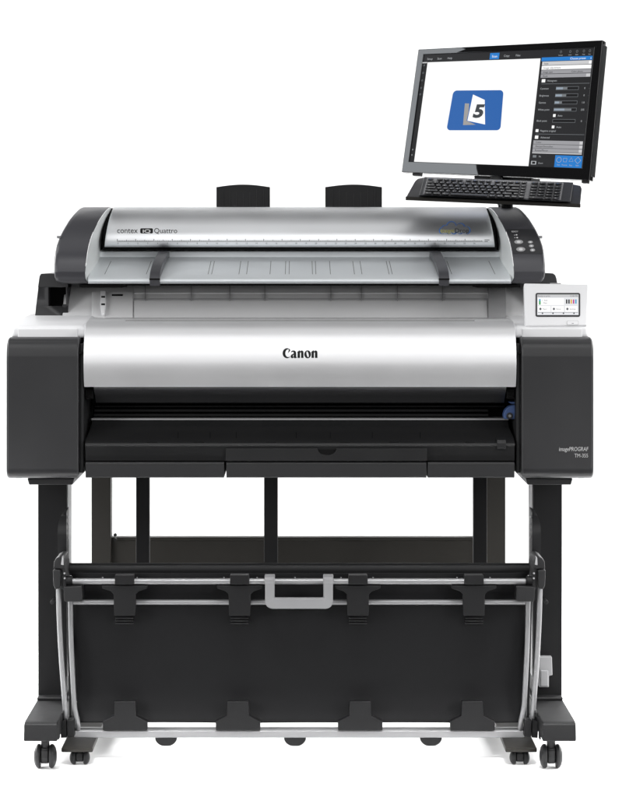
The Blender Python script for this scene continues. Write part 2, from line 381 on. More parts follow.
# face built as a frame round the recess
fr = [(sx(33.5, Y), sz(330, Y)), (sx(39.5, Y), sz(276, Y)), (sx(41, Y), sz(273.6, Y)), (sx(68, Y), sz(273.6, Y)), (sx(68, Y), sz(330, Y))]
mb.prism_y([fr[0], (sx(36.2, Y), sz(306, Y)), (sx(68, Y), sz(306, Y)), fr[4]], Y, Y+.25)
mb.prism_y([(sx(36.2, Y), sz(306, Y)), (sx(38.3, Y), sz(287, Y)), (sx(48.5, Y), sz(287, Y)), (sx(48.5, Y), sz(306, Y))], Y, Y+.25)
mb.prism_y([(sx(38.3, Y), sz(287, Y)), fr[1], fr[2], fr[3], (sx(68, Y), sz(287, Y))], Y, Y+.25)
mb.prism_y([(sx(66, Y), sz(306, Y)), (sx(66, Y), sz(287, Y)), (sx(68, Y), sz(287, Y)), (sx(68, Y), sz(306, Y))], Y, Y+.25)
rh = mb.build('rear_housing', M['shell'], pr, bevel=.0008)
mb = MB(); mb.box((sx(48, Y), Y+.05, sz(307, Y)), (sx(66.5, Y), Y+.06, sz(286, Y))); mb.build('recess', M['void'], rh)
mb = MB(); mb.box((sx(62.5, Y), Y-.001, sz(307.5, Y)), (sx(66.6, Y), Y+.004, sz(304.2, Y))); mb.build('catch', M['shell2'], rh, bevel=.001)
mb = MB(); Y = .30
outl = [(sx(566.5, Y), sz(330, Y)), (sx(556.5, Y), sz(278, Y)), (sx(555.4, Y), sz(275, Y)), (sx(553, Y), sz(273.3, Y)), (sx(532, Y), sz(273, Y)), (sx(532, Y), sz(330, Y))]
mb.prism_y(outl, Y, Y+.25); mb.build('rear_housing', M['shell'], pr, bevel=.002)
# ---- control panel
a, b = at(525.0, 326.0, .052), at(587.2, 325.4, .052); c_, d_ = at(588.2, 284.0, .105), at(524.0, 283.0, .105)
n_ = (b-a).cross(d_-a).normalized(); n_ = n_ if n_.y < 0 else -n_
pp = Plane(a, n_)
mb = MB(); mb.slab([a, pp(587.2, 325.4), pp(588.2, 284), pp(524, 283)], n_, .022)
cp = mb.build('control_panel', M['white'], pr, bevel=.003, seg=3)
mb = MB(); mb.slab([pp(550, 283.9, -.004), pp(561, 283.9, -.004), pp(561, 282.8, -.004), pp(550, 282.8, -.004)], n_, .014); mb.build('panel_notch', M['greyp'], cp, bevel=.0006)
mb = MB()
def rrect(P, x0, y0, x1, y1, r, off, n=5):
    pts = []
    for cx, cy, a0 in ((x1-r, y1-r, 0), (x0+r, y1-r, 90), (x0+r, y0+r, 180), (x1-r, y0+r, 270)):
        for i in range(n+1):
            t = R(a0+90*i/n); pts.append(P(cx+r*math.cos(t), cy+r*math.sin(t), off))
    return pts
mb.slab(rrect(pp, 535.6, 292.8, 580.2, 316.6, 1.8, .0012), n_, .003); sb = mb.build('screen_bezel', M['cap2'], cp, bevel=.0004)
mb = MB(); MS = [E['pale'], E['white'], E['green'], E['blk'], E['yel'], E['mag'], E['cyan'], E['gtx'], E['row']]
Q = lambda x0, y0, x1, y1, mi, off=.0018: mb.quad([pp(x0, y1, off), pp(x1, y1, off), pp(x1, y0, off), pp(x0, y0, off)], mi)
Q(537.2, 294.4, 578.6, 315.0, 0, .0016)
Q(537.2, 294.4, 578.6, 297.2, 8, .0019); Q(538, 298, 564, 305, 1, .0019)
Q(539, 299.5, 540.6, 304.6, 2, .0022); Q(539, 299.0, 540.6, 301, 6, .0024)
for i, m in enumerate((3, 3, 4, 5, 6)): Q(566+2.3*i, 299.4+(.0), 567.4+2.3*i, 303.6, m, .0022)
for x in (538, 551.5, 565):
    Q(x, 306, x+12.4, 311.8, 1, .0020)
    mb.disc_on(pp(x+2.4, 308.9, .0023), pp(x+3.4, 308.9, .0023)-pp(x+2.4, 308.9, .0023), pp(x+2.4, 307.9, .0023)-pp(x+2.4, 308.9, .0023), 1.1, 1.2, 12, 7)
def tx(s, px, py, size, mi, off=.0024, **k):
    o = pp(px, py, off); ex = pp(px+1, py, off)-o; ey = pp(px, py-1, off)-o
    text(mb, s, lambda a, b: o+ex*a+ey*b, size, mi, **k)
tx('Ready to print', 538, 296.7, 2.1, 7); tx('12:00 PM', 577.6, 296.7, 2.1, 7, align='RIGHT')
tx('1  Roll', 542.5, 301.0, 2.0, 7); tx('Plain', 543.5, 303.6, 2.0, 7)
for x, t in ((538, 'Paper'), (551.5, 'Status'), (565, 'Settings')): tx(t, x+4.8, 309.6, 1.9, 7)
for x in (542.5, 553, 563.5, 574): mb.disc_on(pp(x, 313.3, .0023), pp(x+1, 313.3, .0023)-pp(x, 313.3, .0023), pp(x, 312.3, .0023)-pp(x, 313.3, .0023), .8, .8, 10, 7)
Q(538, 312.2, 578, 312.5, 7, .0021)
mb.build('screen', MS, cp, smooth=False, fix=False)
mb = MB(); mb.slab(rrect(pp, 566.8, 320.4, 578.6, 325.0, 1.2, .0010), n_, .002); mb.build('home_button_ring', M['greyl'], cp)
mb = MB(); mb.slab(rrect(pp, 567.3, 320.9, 578.1, 324.5, 1.0, .0016), n_, .002); mb.slab(rrect(pp, 571.8, 323, 573.8, 323.6, .2, .0019), n_, .0006, 1); mb.build('home_button', [M['white'], M['greyp']], cp)
# ---- stand legs, feet, casters
LX0, LX1 = .5405, .6065
def caster(bx, by, hw, rad, m, parent, stem_top):
    root_bm = MB()
    root_bm.tube([(bx, by, stem_top), (bx, by, rad*1.65)], rad*.36, 16)
    root_bm.tube([(bx, by, rad*1.75), (bx, by, rad*1.45)], rad*.52, 18)
    root_bm.prism_x([(by-rad*.55, rad*1.62), (by+rad*.62, rad*1.62), (by+rad*.8, rad*.8), (by+rad*.4, rad*.35), (by-rad*.45, rad*.45), (by-rad*.72, rad*.95)], bx-hw*.34, bx+hw*.34)
    o = root_bm.build('caster', m, parent, bevel=rad*.1, seg=2)
    for s in SIDES:
        w = MB()
        pf = [(s*hw*.36, rad*.55), (s*hw*.40, rad*.93), (s*hw*.50, rad), (s*hw*.62, rad), (s*hw*.74, rad*.93), (s*hw*.88, rad*.72), (s*hw*.97, rad*.40), (s*hw, rad*.12)]
        w.lathe_x(pf, (bx, by, rad), 32); w.build('wheel', m, o, sharp=60)
    return o
for s in SIDES:
    mb = MB(); mb.box((s*LX0, .22, .1105), (s*LX1, .33, sz(484.4, .05))); lg = mb.build('stand_leg', M['steel'], pr, bevel=.002)
    mb = MB(); mb.box((s*LX0, .226, .16), (s*(LX0-.0025), .31, sz(485, .05))); mb.build('side_plate', M['legin'], lg, bevel=.0006)
    # foot: flat top plate that runs forward and ends in a rounded nose
    mb = MB(); xi, xo = s*.5325, s*.6060
    ft = [(.50, .1100), (.20, .1115), (.05, .1120), (-.035, .1120), (-.046, .1095), (-.0505, .104), (-.056, .0715), (-.05, .0700), (.50, .0700)]
    mb.prism_x(ft, min(xi, xo), max(xi, xo)); mb.build('foot', M['black'], pr, bevel=.0025, ang=60)
    mb = MB(); mb.box((s*.5335, .19, .1118), (s*.6055, .34, .1185)); mb.build('leg_collar', M['black2'], lg, bevel=.002)
    cpx = 45.3 if s < 0 else 551.0
    caster(sx(cpx, 0), .0, .0255, .0265, M['black2'], pr, .0715)
    caster(sx(cpx, 0), .45, .0255, .0265, M['black2'], pr, .0715)
# grey cable clip on the right leg
mb = MB(); Y = .20
mb.prism_y([(sx(539, Y), sz(657, Y)), (sx(552, Y), sz(657, Y)), (sx(552.6, Y), sz(675.5, Y)), (sx(549, Y), sz(676, Y)), (sx(549, Y), sz(687.5, Y)), (sx(539, Y), sz(687.5, Y))], Y, Y+.02)
mb.prism_y([(sx(540.5, Y), sz(670, Y)), (sx(548, Y), sz(670, Y)), (sx(548, Y), sz(686, Y)), (sx(540.5, Y), sz(686, Y))], Y-.006, Y)
mb.build('grey_clip', M['greyp'], pr, bevel=.002)
# thin posts behind the basket
for px0, px1 in ((136, 149.5), (264, 277.8), (473.3, 487)):
    mb = MB(); Y = .50; mb.box((sx(px0, Y), Y, .12), (sx(px1, Y), Y+.02, sz(474, Y)))
    mb.build('rear_post', M['black'], pr, bevel=.0015)
mb = MB(); mb.box((-.55, .505, .32), (.55, .52, .372)); mb.build('stand_beam', M['steel'], pr, bevel=.002)

# ---- media basket (part of the printer): frame, sheet, clips, handle
mb = MB()
YA, YB = .045, .070
for s in SIDES:
    X = lambda px: px if s < 0 else 600-px-1.5
    mb.tube(smooth_line([tuple(at(X(58.5), 586, YA)), tuple(at(X(59.2), 615, YA)), tuple(at(X(61.2), 655, YA+.01)), tuple(at(X(64.2), 695, YA+.02)), tuple(at(X(66.2), 722, YA+.03))], 5), .0058, 12)
    mb.tube(smooth_line([tuple(at(X(70.4), 601, YB)), tuple(at(X(71.2), 640, YB)), tuple(at(X(73.0), 680, YB)), tuple(at(X(74.6), 706, YB)), tuple(at(X(77.6), 722, YB)), tuple(at(X(78), 731, YB+.01))], 5), .0056, 12)
for py, px0, px1, Y, r in ((581.4, 72, 525.5, .05, .0068), (602.2, 69, 529, .075, .0060)):
    mb.tube([at(px0, py, Y), at(px1, py, Y)], r, 16)
bk = mb.build('media_basket', M['rod'], pr, bevel=0)
mb = MB(); Y = .08
mb.box((sx(74.5, Y), Y-.007, sz(737.3, Y)), (sx(524, Y), Y+.007, sz(730.3, Y))); mb.build('lower_bar', M['rod'], bk, bevel=.002)
mb = MB(); mb.box((sx(78, .11), .105, sz(730.2, .11)), (sx(521, .11), .118, sz(727.6, .11))); mb.build('rear_bar', M['rod'], bk, bevel=.001)
def rivet(p, d, r):
    mb = MB(); mb.tube([p, p+Vector(d)], r, 10); mb.build('rivet', M['rod'], bk)
for px in (102.7, 137, 224, 257, 295, 341, 373, 457, 490): rivet(at(px, 578.2, .05), (0, 0, .0022), .0016)
for px in (165.5, 295, 431): rivet(at(px, 730.5, .08), (0, 0, .0022), .0016)
for s in SIDES:
    X = lambda px: px if s < 0 else 600-px-1.5
    for px, py in ((73.4, 687), (74.6, 706), (72.2, 660)): rivet(at(X(px), py, YB-.0062), (0, .003, 0), .0016)
    for px, py in ((59.9, 621), (61, 643), (63, 672)): rivet(at(X(px), py, YA-.0058), (0, .003, 0), .0014)
# the black sheet: drapes from the front bar, leaning back and curling forward at the hem
mb = MB(); rings = []
prof = smooth_line([(.080, 573), (.080, 580), (.084, 590), (.086, 600), (.092, 625), (.105, 660), (.108, 690), (.098, 710), (.084, 722.5)], 5)  # top rows run up behind the bar, black standing in for the gap's shadow
NX = 60
for Y, py in prof:
    row = []
    for i in range(NX+1):
        t = i/NX; xl = 71.5+max(0, (py-620)/102)*6.5; x = sx(xl, Y)+(sx(599.4-xl, Y)-sx(xl, Y))*t
        wv = .0016*math.sin(t*math.pi*4)*max(0, (py-600)/120)+.0010*math.sin(t*23+py*.03)
        row.append((x, Y+wv, sz(py, Y)))
    rings.append(row)
mb.loft(rings, closed=False, caps=False)
sh = mb.build('fabric_sheet', M['fabric'], bk, sharp=70)
so = sh.modifiers.new('th', 'SOLIDIFY'); so.thickness = .0016; so.offset = 1
# roller
mb = MB(); Y = .13
mb.tube([at(63, 569.2, Y), at(535, 569.2, Y)], .0142, 24); mb.build('roller', M['black'], bk, bevel=.001, ang=60)
for s in SIDES:
    X = lambda px: px if s < 0 else 600-px-1.5
    # curved upper arm
    mb = MB()
    cen = smooth_line([(66.0, 511.5, .17), (61.5, 515, .15), (58.4, 523, .128), (57.6, 533, .12), (57.6, 545, .125), (58.2, 560, .135)], 4)
    wd = [2.0+4.2*min(1, i/6) for i in range(len(cen))]
    rings = []
    for (px, py, Y), w in zip(cen, wd):
        a = at(X(px-.6*0), py, Y); b_ = at(X(66.4), py, Y)
        lo, hi = (a.x, b_.x) if s < 0 else (b_.x, a.x)
        rings.append([(lo, Y, a.z), (hi, Y, a.z), (hi, Y+.055, a.z+.004), (lo, Y+.055, a.z+.004)])
    mb.loft(rings); mb.build('support_arm', M['black2'], bk, sharp=50)
    mb = MB()
    for py in (517, 524, 530, 537): c = at(X(66.6), py, .15); mb.lathe_x([(-.004, .0035), (.004, .0035)], c, 10)
    mb.build('arm_screw', M['rod'], bk)
    # pivot housing
    mb = MB(); Y = .035
    o1 = [(X(53.4), 569), (X(53.8), 562), (X(56), 558.2), (X(60), 556), (X(63.5), 557.5), (X(64.6), 563), (X(63.8), 569)]
    mb.prism_y([(sx(a, Y), sz(b, Y)) for a, b in o1], Y, Y+.10)
    o2 = [(X(53), 569.8), (X(60.4), 569.8), (X(60.4), 588), (X(55.6), 589.4), (X(53.6), 585)]
    mb.prism_y([(sx(a, Y), sz(b, Y)) for a, b in o2], Y-.004, Y+.03)
    o3 = [(X(61.4), 566), (X(65), 564), (X(66), 590), (X(62), 590)]
    mb.prism_y([(sx(a, Y), sz(b, Y)) for a, b in o3], Y+.006, Y+.10)
    mb.build('pivot_housing', M['black2'], bk, bevel=.0022)
    mb = MB()
    for px, py in ((62.8, 566), (64.4, 573.5), (64.6, 578.5)):
        c = at(X(px), py, Y+.003); mb.tube([c, c+Vector((0, .006, 0))], .0022, 10)
    c = at(X(62.6), 559.5, Y+.004); mb.prism_y([(c.x-.003, c.z-.011), (c.x+.003, c.z-.012), (c.x+.0025, c.z+.004), (c.x-.0005, c.z+.008)], c.y-.006, c.y+.01)
    mb.build('pivot_screw', M['legin'], bk, bevel=.0006)
    mb = MB(); c0 = at(X(66), 580.6, .05); c1 = at(X(72.5), 580.6, .05); mb.tube([c0, c1], .0105, 18); mb.build('bar_end_cap', M['black'], bk, bevel=.002)
    # corner block on the second bar
    mb = MB(); mb.prism_y([(sx(X(a), .03), sz(b, .03)) for a, b in ((63.5, 587.0), (81.8, 586.2), (82.4, 600.5), (80, 601.6), (64.5, 601.8), (63.8, 598))], .03, .085)
    mb.build('corner_block', M['black2'], bk, bevel=.0018)
    # foot hinge at the bottom of the arms
    mb = MB(); Y = .05
    mb.prism_y([(sx(X(a), Y), sz(b, Y)) for a, b in ((66.8, 721), (73.6, 720), (74.4, 736.8), (67.4, 737.4))], Y, Y+.06)
    mb.prism_y([(sx(X(a), Y), sz(b, Y)) for a, b in ((59.6, 722), (66.0, 720), (66.4, 738.6), (60.4, 739))], Y+.008, Y+.07)
    mb.prism_y([(sx(X(a), Y), sz(b, Y)) for a, b in ((57.4, 722), (62.6, 711.5), (63.4, 712.4), (59.2, 722), (59.2, 739.6), (57.6, 739.6))], Y-.002, Y+.02)
    mb.build('hinge_bracket', M['black'], bk, bevel=.0016)
    mb = MB(); c = at(X(52.2), 602.3, .185); mb.tube([c, c+Vector((0, .037, 0))], .0048, 14)
    mb.build('pivot_knob', M['black2'], bk, bevel=.0012)
    mb = MB(); mb.prism_y([(sx(X(a), .085), sz(b, .085)) for a, b in ((66.2, 600), (68.6, 600), (71.8, 718), (69.4, 718))], .085, .1); mb.build('inner_arm', M['black'], bk, bevel=.001)
# upper clips over the two bars
def upper_clip(px):
    mb = MB(); Y = .036
    mb.prism_y([(sx(px+a, Y), sz(b, Y)) for a, b in ((-9.4, 575.4), (9.4, 575.4), (9.8, 584.8), (-9.8, 584.8))], Y, Y+.03)
    body = [(-23, 586.2), (23, 586.2), (22.5, 589.2), (14, 592), (11.2, 595), (10.6, 616.5), (-10.6, 616.5), (-11.2, 595), (-14, 592), (-22.5, 589.2)]
    mb.prism_y([(sx(px+a, Y), sz(b, Y)) for a, b in reversed(body)], Y+.008, Y+.024)
    o = mb.build('upper_clip', M['black'], bk, bevel=.0016)
    return o
u0 = upper_clip(124.4)
mb = MB(); Y = .078
for b in (617.6, 620.2, 622.8): mb.prism_y([(sx(124.4+a, Y), sz(b+c, Y)) for a, c in ((-9, 0), (9, 0), (9, 1.5), (-9, 1.5))], Y, Y+.012)
tab0 = mb.build('clip_ridge', M['black2'], bk, bevel=.0006)
for px in (239.6, 358.0, 474.2):
    for o, Y in ((u0, .036), (tab0, .078)):
        q = o.copy(); C.objects.link(q); q.location = o.location+Vector(((px-124.4)/S*(D+Y)/D, 0, 0))
def lower_clip(px):
    mb = MB(); Y = .066
    mb.prism_y([(sx(px+a, Y), sz(b, Y)) for a, b in ((-10.6, 701.5), (10.6, 701.5), (11.2, 716), (17, 719), (22.3, 721.4), (22.3, 730.6), (-22.3, 730.6), (-22.3, 721.4), (-17, 719), (-11.2, 716))], Y, Y+.02)
    return mb.build('lower_clip', M['black'], bk, bevel=.0018)
l0 = lower_clip(125.0)
for px in (238.0, 360.3, 472.6):
    q = l0.copy(); C.objects.link(q); q.location = l0.location+Vector(((px-125.0)/S*(D+.066)/D, 0, 0))
# half-round bumpers under the lower bar
mb = MB(); Y = .074
mb.prism_y([(sx(166+11*math.cos(t), Y), sz(738+min(8.2, 10.5*math.sin(t)*.82), Y)) for t in [math.pi*i/16 for i in range(17)]], Y, Y+.02)
b0 = mb.build('bumper', M['black'], bk, bevel=.0015)
for px in (295, 431):
    q = b0.copy(); C.objects.link(q); q.location = b0.location+Vector(((px-166)/S*(D+Y)/D, 0, 0))
# grey pull handle
mb = MB(); Y = .030
def hp(pts): return [(sx(a, Y), sz(b, Y)) for a, b in pts]
rad = 7.5
L = [(265, 579), (265, 609-rad)]+[(265+rad-rad*math.cos(R(15*i)), 609-rad+rad*math.sin(R(15*i))) for i in range(1, 7)]
Rr = [(598-a, b) for a, b in reversed(L)]
inn = [(323.6, 579), (323.6, 597.2), (322.6, 598.3), (275.4, 598.3), (274.4, 597.2), (274.4, 579)]
pts = L+Rr+inn
# quads round the U so the concave outline stays clean
ring_o = L+Rr; ring_i = []
for a, b in ring_o:
    ring_i.append((min(max(a, 274.6), 323.4), min(b, 598.2)))
sect = []
for (a, b), (c, d) in zip(ring_o, ring_i):
    p, q = at(a, b, Y), at(c, d, Y)
    sect.append([(p.x, Y, p.z), (q.x, Y, q.z), (q.x, Y+.016, q.z), (p.x, Y+.016, p.z)])
mb.loft(sect)
hd = mb.build('pull_handle', M['handle'], bk, bevel=.0022, seg=3, ang=50)
mb = MB()
for a, b in ((264.6, 274.8), (323.2, 333.4)):
    mb = MB(); mb.prism_x([(Y-.001, sz(584, Y)), (Y+.002, sz(578, Y)), (Y+.010, sz(576, Y)), (Y+.03, sz(576, Y)), (Y+.034, sz(580, Y)), (Y+.018, sz(579.6, Y)), (Y+.012, sz(584, Y))], sx(a, Y), sx(b, Y))
    mb.build('handle_clamp', M['handle'], bk, bevel=.0015)

# ================================================================== SCANNER
sc = thing('scanner', 'silver wide scanner with curved lid and graphite end caps above the printer', 'scanner', (0, .5, 0))
CXS = 299.6
LEV = [283.6, 282.4, 280.4, 277, 272.4, 271.6, 264, 257, 251, 245, 238.5, 232, 226, 220, 215, 211, 208.4, 207.0]
YC = [(206.9, .515), (208.4, .475), (211, .43), (215, .385), (220, .342), (226, .305), (232, .277), (238.5, .253), (245, .234), (251, .222), (257, .213), (264, .207), (271.6, .203), (277, .2045), (280.4, .209), (282.4, .217), (283.6, .228)]
XO = [(206.9, 83), (208.4, 79.6), (211, 76.6), (215, 72.8), (220, 68.8), (226, 65), (232, 61.6), (238.5, 58.6), (245, 56.3), (251, 55), (257, 54.1), (264, 53.5), (271.6, 53.4), (277, 54), (280.4, 55.5), (282.4, 58), (283.6, 62)]
XI = [(206.9, 111.2), (208.4, 108.4), (211, 105.6), (215, 102.6), (220, 99.4), (226, 96), (232, 93.2), (238.5, 90.8), (245, 89), (251, 87.8), (257, 86.9), (264, 86), (271.6, 85.2), (277, 85.1), (280.4, 86.4), (282.4, 88), (283.6, 91)]
GX = [(206.9, 111.8), (213, 109), (220, 106.4), (230, 103.4), (240, 101.6), (249.5, 101.0), (259, 99.4), (266, 95.4), (273, 91.6), (278, 89.2), (283.6, 91)]
GY = [(206.9, .56), (213, .545), (220, .535), (230, .53), (240, .525), (249.5, .52), (259, .48), (266, .385), (273, .29), (278, .235), (283.6, .23)]
def mx(px, s): return px if s < 0 else 2*CXS-px
def cap_pt(px, py, off=0.0):
    y = interp(py, YC)-off; return at(px, py, y)
for s in SIDES:
    for lo, hi, gap in ((272.0, 283.6, .0), (206.9, 271.8, .0)):
        levs = [l for l in LEV if lo-.5 <= l <= hi+.5]
        mb = MB(); rings = []
        for l in levs:
            y = interp(l, YC)
            o, i = at(mx(interp(l, XO), s), l, y), at(mx(interp(l, XI), s), l, y)
            r_ = .012
            bx = Vector(((i.x-o.x), 0, 0)).normalized()
            rings.append([o+Vector((0, r_, 0)), o+bx*r_*.3+Vector((0, r_*.3, 0)), o+bx*r_, i-bx*.004, i-bx*.0006+Vector((0, .0012, 0)), i-bx*.002+Vector((0, .008, 0)), Vector((i.x-bx.x*.05, .70, i.z)), Vector((o.x, .70, o.z))])
        mb.loft(rings)
        ecap = mb.build('end_cap' if lo < 250 else 'cap_skirt', M['cap'], sc, bevel=.0006, ang=60, sharp=40)
        if lo < 250: capo = ecap
    # hinge pin at the outer edge
    mb = MB(); p = at(mx(interp(237, XO)-.6, s), 237, .26); mb.lathe_x([(-.004, .0035), (.004, .0035)], p, 10); mb.build('hinge_pin', M['rod'], capo)
    # pale inner cheek between cap and lid
    mb = MB(); ra, rb = [], []
    ls = [283.4, 281, 278, 273, 266, 259, 254, 249.5, 245, 240, 235, 230, 225, 220, 216, 213, 210, 207.4]
    for l in ls:
        y = interp(l, YC); ra.append(at(mx(interp(l, XI), s), l, y+.0035)); rb.append(at(mx(interp(l, GX), s), l, interp(l, GY)))
    mb.loft([ra, [a.lerp(b, .5) for a, b in zip(ra, rb)], rb], closed=False, caps=False)
    ck = mb.build('inner_cheek', M['cheek'], sc, sharp=60)
    mb = MB()
    for px, py, y in ((87.5, 275, .262), (91.6, 267.8, .36), (95.8, 260.4, .46)):
        mb = MB(); p = at(mx(px, s), py, y); mb.tube([p+Vector((0, -.006, 0)), p+Vector((0, .003, 0))], .0016, 8)
        mb.build('cheek_screw', M['seam'], ck)
# keypad on the right cap
kp_l = [229, 233, 237, 241, 245, 249, 253.6]
mb = MB()
for i in range(len(kp_l)-1):
    a, b = kp_l[i], kp_l[i+1]
    la, ra = mx(interp(a, XI), 1)+1.6, mx(interp(a, XO), 1)-1.6
    lb, rb = mx(interp(b, XI), 1)+1.6, mx(interp(b, XO), 1)-1.6
    mb.quad([cap_pt(lb, b, .0009), cap_pt(rb, b, .0009), cap_pt(ra, a, .0009), cap_pt(la, a, .0009)])
kp = mb.build('keypad', M['cap2'], capo)
def dot(px, py, rx, ry, mats, name, off=.0016, th=.002):
    mb = MB(); pts = [cap_pt(px+rx*math.cos(t), py+ry*math.sin(t), off) for t in [2*math.pi*k/22 for k in range(22)]]
    mb.loft([pts, [p+Vector((0, th, 0)) for p in pts]]); mb.bm.normal_update()
    pts = [cap_pt(px+rx*.45*math.cos(t), py+ry*.5*math.sin(t), off+.0004) for t in [2*math.pi*k/14 for k in range(14)]]
    mb.face([mb.bm.verts.new(p) for p in pts], 1)
    return mb.build(name, mats, capo, smooth=False)
for px, py, rx, ry in ((518.7, 241.8, 4.4, 2.1), (520.8, 249.2, 4.5, 2.3), (530.4, 242, 2.5, 1.3), (531.4, 245.8, 2.5, 1.5), (532.6, 250, 2.5, 1.6)):
    dot(px, py, rx, ry, [M['greyp'], M['greyl']], 'keypad_button')
mb = MB()
o = cap_pt(511.6, 232.2, .0014); ex = Vector((1/S*1.05, 0, 0)); ey = cap_pt(511.6, 231.2, .0014)-o
text(mb, 'READY', lambda a, b: o+ex*a+ey*b, 2.2, 0, width=6.5)
for px, py in ((514.6, 235), (516.6, 234.8), (514.9, 237.6), (517.2, 237.6)):
    r = .5 if px < 516 else .9
    mb.face([mb.bm.verts.new(cap_pt(px+r*math.cos(t), py+r*.7*math.sin(t), .0014)) for t in [2*math.pi*k/10 for k in range(10)]])
mb.build('keypad_print', M['greyl'], capo, smooth=False)
# lid
LID = smooth_line([(247.0, .458, 104.6), (245.4, .450, 104.6), (241, .446, 105.0), (235, .449, 105.8), (229, .458, 106.9), (223, .473, 108.2), (217, .498, 109.8), (212, .535, 111.6), (208.6, .585, 112.8), (207.0, .66, 113.4)], 4)
mb = MB(); rings = []
for py, y, pxl in LID:
    l, r = at(pxl, py, y), at(2*CXS-pxl, py, y)
    rings.append([l, Vector((l.x+.0015, l.y-.0012, l.z)), Vector((l.x+.005, l.y-.0016, l.z)), Vector((r.x-.005, r.y-.0016, r.z)), Vector((r.x-.0015, r.y-.0012, r.z)), r, Vector((r.x, .72, r.z)), Vector((l.x, .72, l.z))])
mb.loft(rings); lid = mb.build('lid', M['alu'], sc, sharp=35)
LT = sorted((py, y) for py, y, p in LID)
def on_lid(px, py, off=.0004): return at(px, py, interp(py, LT)-.0016-off)
# gasket round the lid
mb = MB(); rings = []
for py, y, pxl in [(249.8, .466, 104.6), (249.0, .462, 104.6)]+LID[2:]:
    yy = y+.012; dz = Vector((0, .012, -.0025 if py < 240 else 0)); gx = 2.6+min(1.8, max(0, (238-py)*.12)); l, r = at(pxl-gx, py, y)+dz, at(2*CXS-pxl+gx, py, y)+dz
    rings.append([l, r, Vector((r.x, .71, r.z)), Vector((l.x, .71, l.z))])
mb.loft(rings); mb.build('lid_gasket', M['void'], sc)
# lid lettering
mb = MB(); fl = lambda p, q: (lambda a, b: on_lid(p+a, q-b))
text(mb, 'contex', fl(117.2, 233.0), 8.0, 0, width=20.5)
text(mb, 'Quattro', fl(154.2, 233.0), 7.2, 0, width=23)
for k in range(6):
    y0, y1 = 228.2+.86*k, 228.2+.86*(k+1); i0 = .9 if k in (0,) else 0; i1 = .9 if k == 5 else 0
    mb.quad([on_lid(140.2+i1, y1), on_lid(152.9-i1, y1), on_lid(152.9-i0, y0), on_lid(140.2+i0, y0)], 0)
text(mb, 'iQ', lambda a, b: on_lid(142.6+a, 232.6-b, .0012), 4.6, 1, width=8, bold=.03)
mb.build('lid_lettering', [M['ink'], M['inkw']], lid, smooth=False)
mb = MB()
x = 117.0; k = 0
while x < 482:
    h = 2.3 if k % 10 == 0 else (1.5 if k % 5 == 0 else .8)
    mb.quad([on_lid(x, 241.2), on_lid(x+.62, 241.2), on_lid(x+.62, 241.2-h), on_lid(x, 241.2-h)]); x += 1.83; k += 1
mb.quad([on_lid(117, 241.5), on_lid(483, 241.5), on_lid(483, 241.1), on_lid(117, 241.1)])
for q in range(0, 37): text(mb, str(q), lambda a, b: on_lid(118+q*9.9+a, 244.0-b), 2.2, 0, align='CENTER')
for dy in (0, 1.6): mb.quad([on_lid(484.5, 240.2+dy), on_lid(489.5-dy, 240.2+dy), on_lid(489.5-dy, 239.5+dy), on_lid(484.5, 239.5+dy)])
mb.build('lid_ruler', M['inkg'], lid, smooth=False)
# cloud badge
mb = MB()
def cloud(k):
    out = []
    for cx, cy, r, a0, a1 in ((442.6, 230.8, 3.4, 90, 265), (466.5, 230.4, 4.0, -95, 60), (460.5, 226.8, 4.2, 0, 110), (451.6, 225.4, 5.0, 20, 170), (444.6, 227.6, 3.2, 60, 200)):
        n = 10
        for i in range(n+1):
            t = R(a0+(a1-a0)*i/n); out.append((cx+(r*k)*1.12*math.cos(t), cy-(r*k)*math.sin(t)))
    return out
cl = cloud(1.0); cen = (454, 229.2)
# outline as a closed ribbon round the hull of the lobes
def hull_r(th):
    d = (math.cos(th), math.sin(th)); best = 0
    for cx, cy, r in ((442.6, 230.6, 3.4), (466.4, 230.2, 3.9), (460.5, 227.4, 4.4), (451.4, 226.2, 4.9), (445.2, 228.6, 3.6), (454, 231.2, 2.8), (449, 231.2, 2.8), (460, 231.2, 2.8)):
        fx, fy = cen[0]-cx, (cen[1]-cy); b = fx*d[0]/1.0+fy*d[1]; c0 = fx*fx+fy*fy-r*r; disc = b*b-c0
        if disc >= 0: best = max(best, -b+math.sqrt(disc))
    return best
N = 90; ro = [hull_r(2*math.pi*i/N) for i in range(N)]
for i in range(N):
    j = (i+1) % N; a, b = 2*math.pi*i/N, 2*math.pi*j/N
    P = lambda r, t: on_lid(cen[0]+r*math.cos(t), cen[1]+r*math.sin(t))
    mb.quad([P(ro[i]+.35, a), P(ro[j]+.35, b), P(ro[j]-.75, b), P(ro[i]-.75, a)], 0)
text(mb, 'page', fl(440.6, 232.6), 6.2, 1, width=13.6)
text(mb, 'Drop', fl(455.0, 232.6), 6.2, 3, width=14.0)
mb.build('cloud_badge', [M['inkb'], M['inky'], M['inkg'], M['ink']], lid, smooth=False, fix=False)
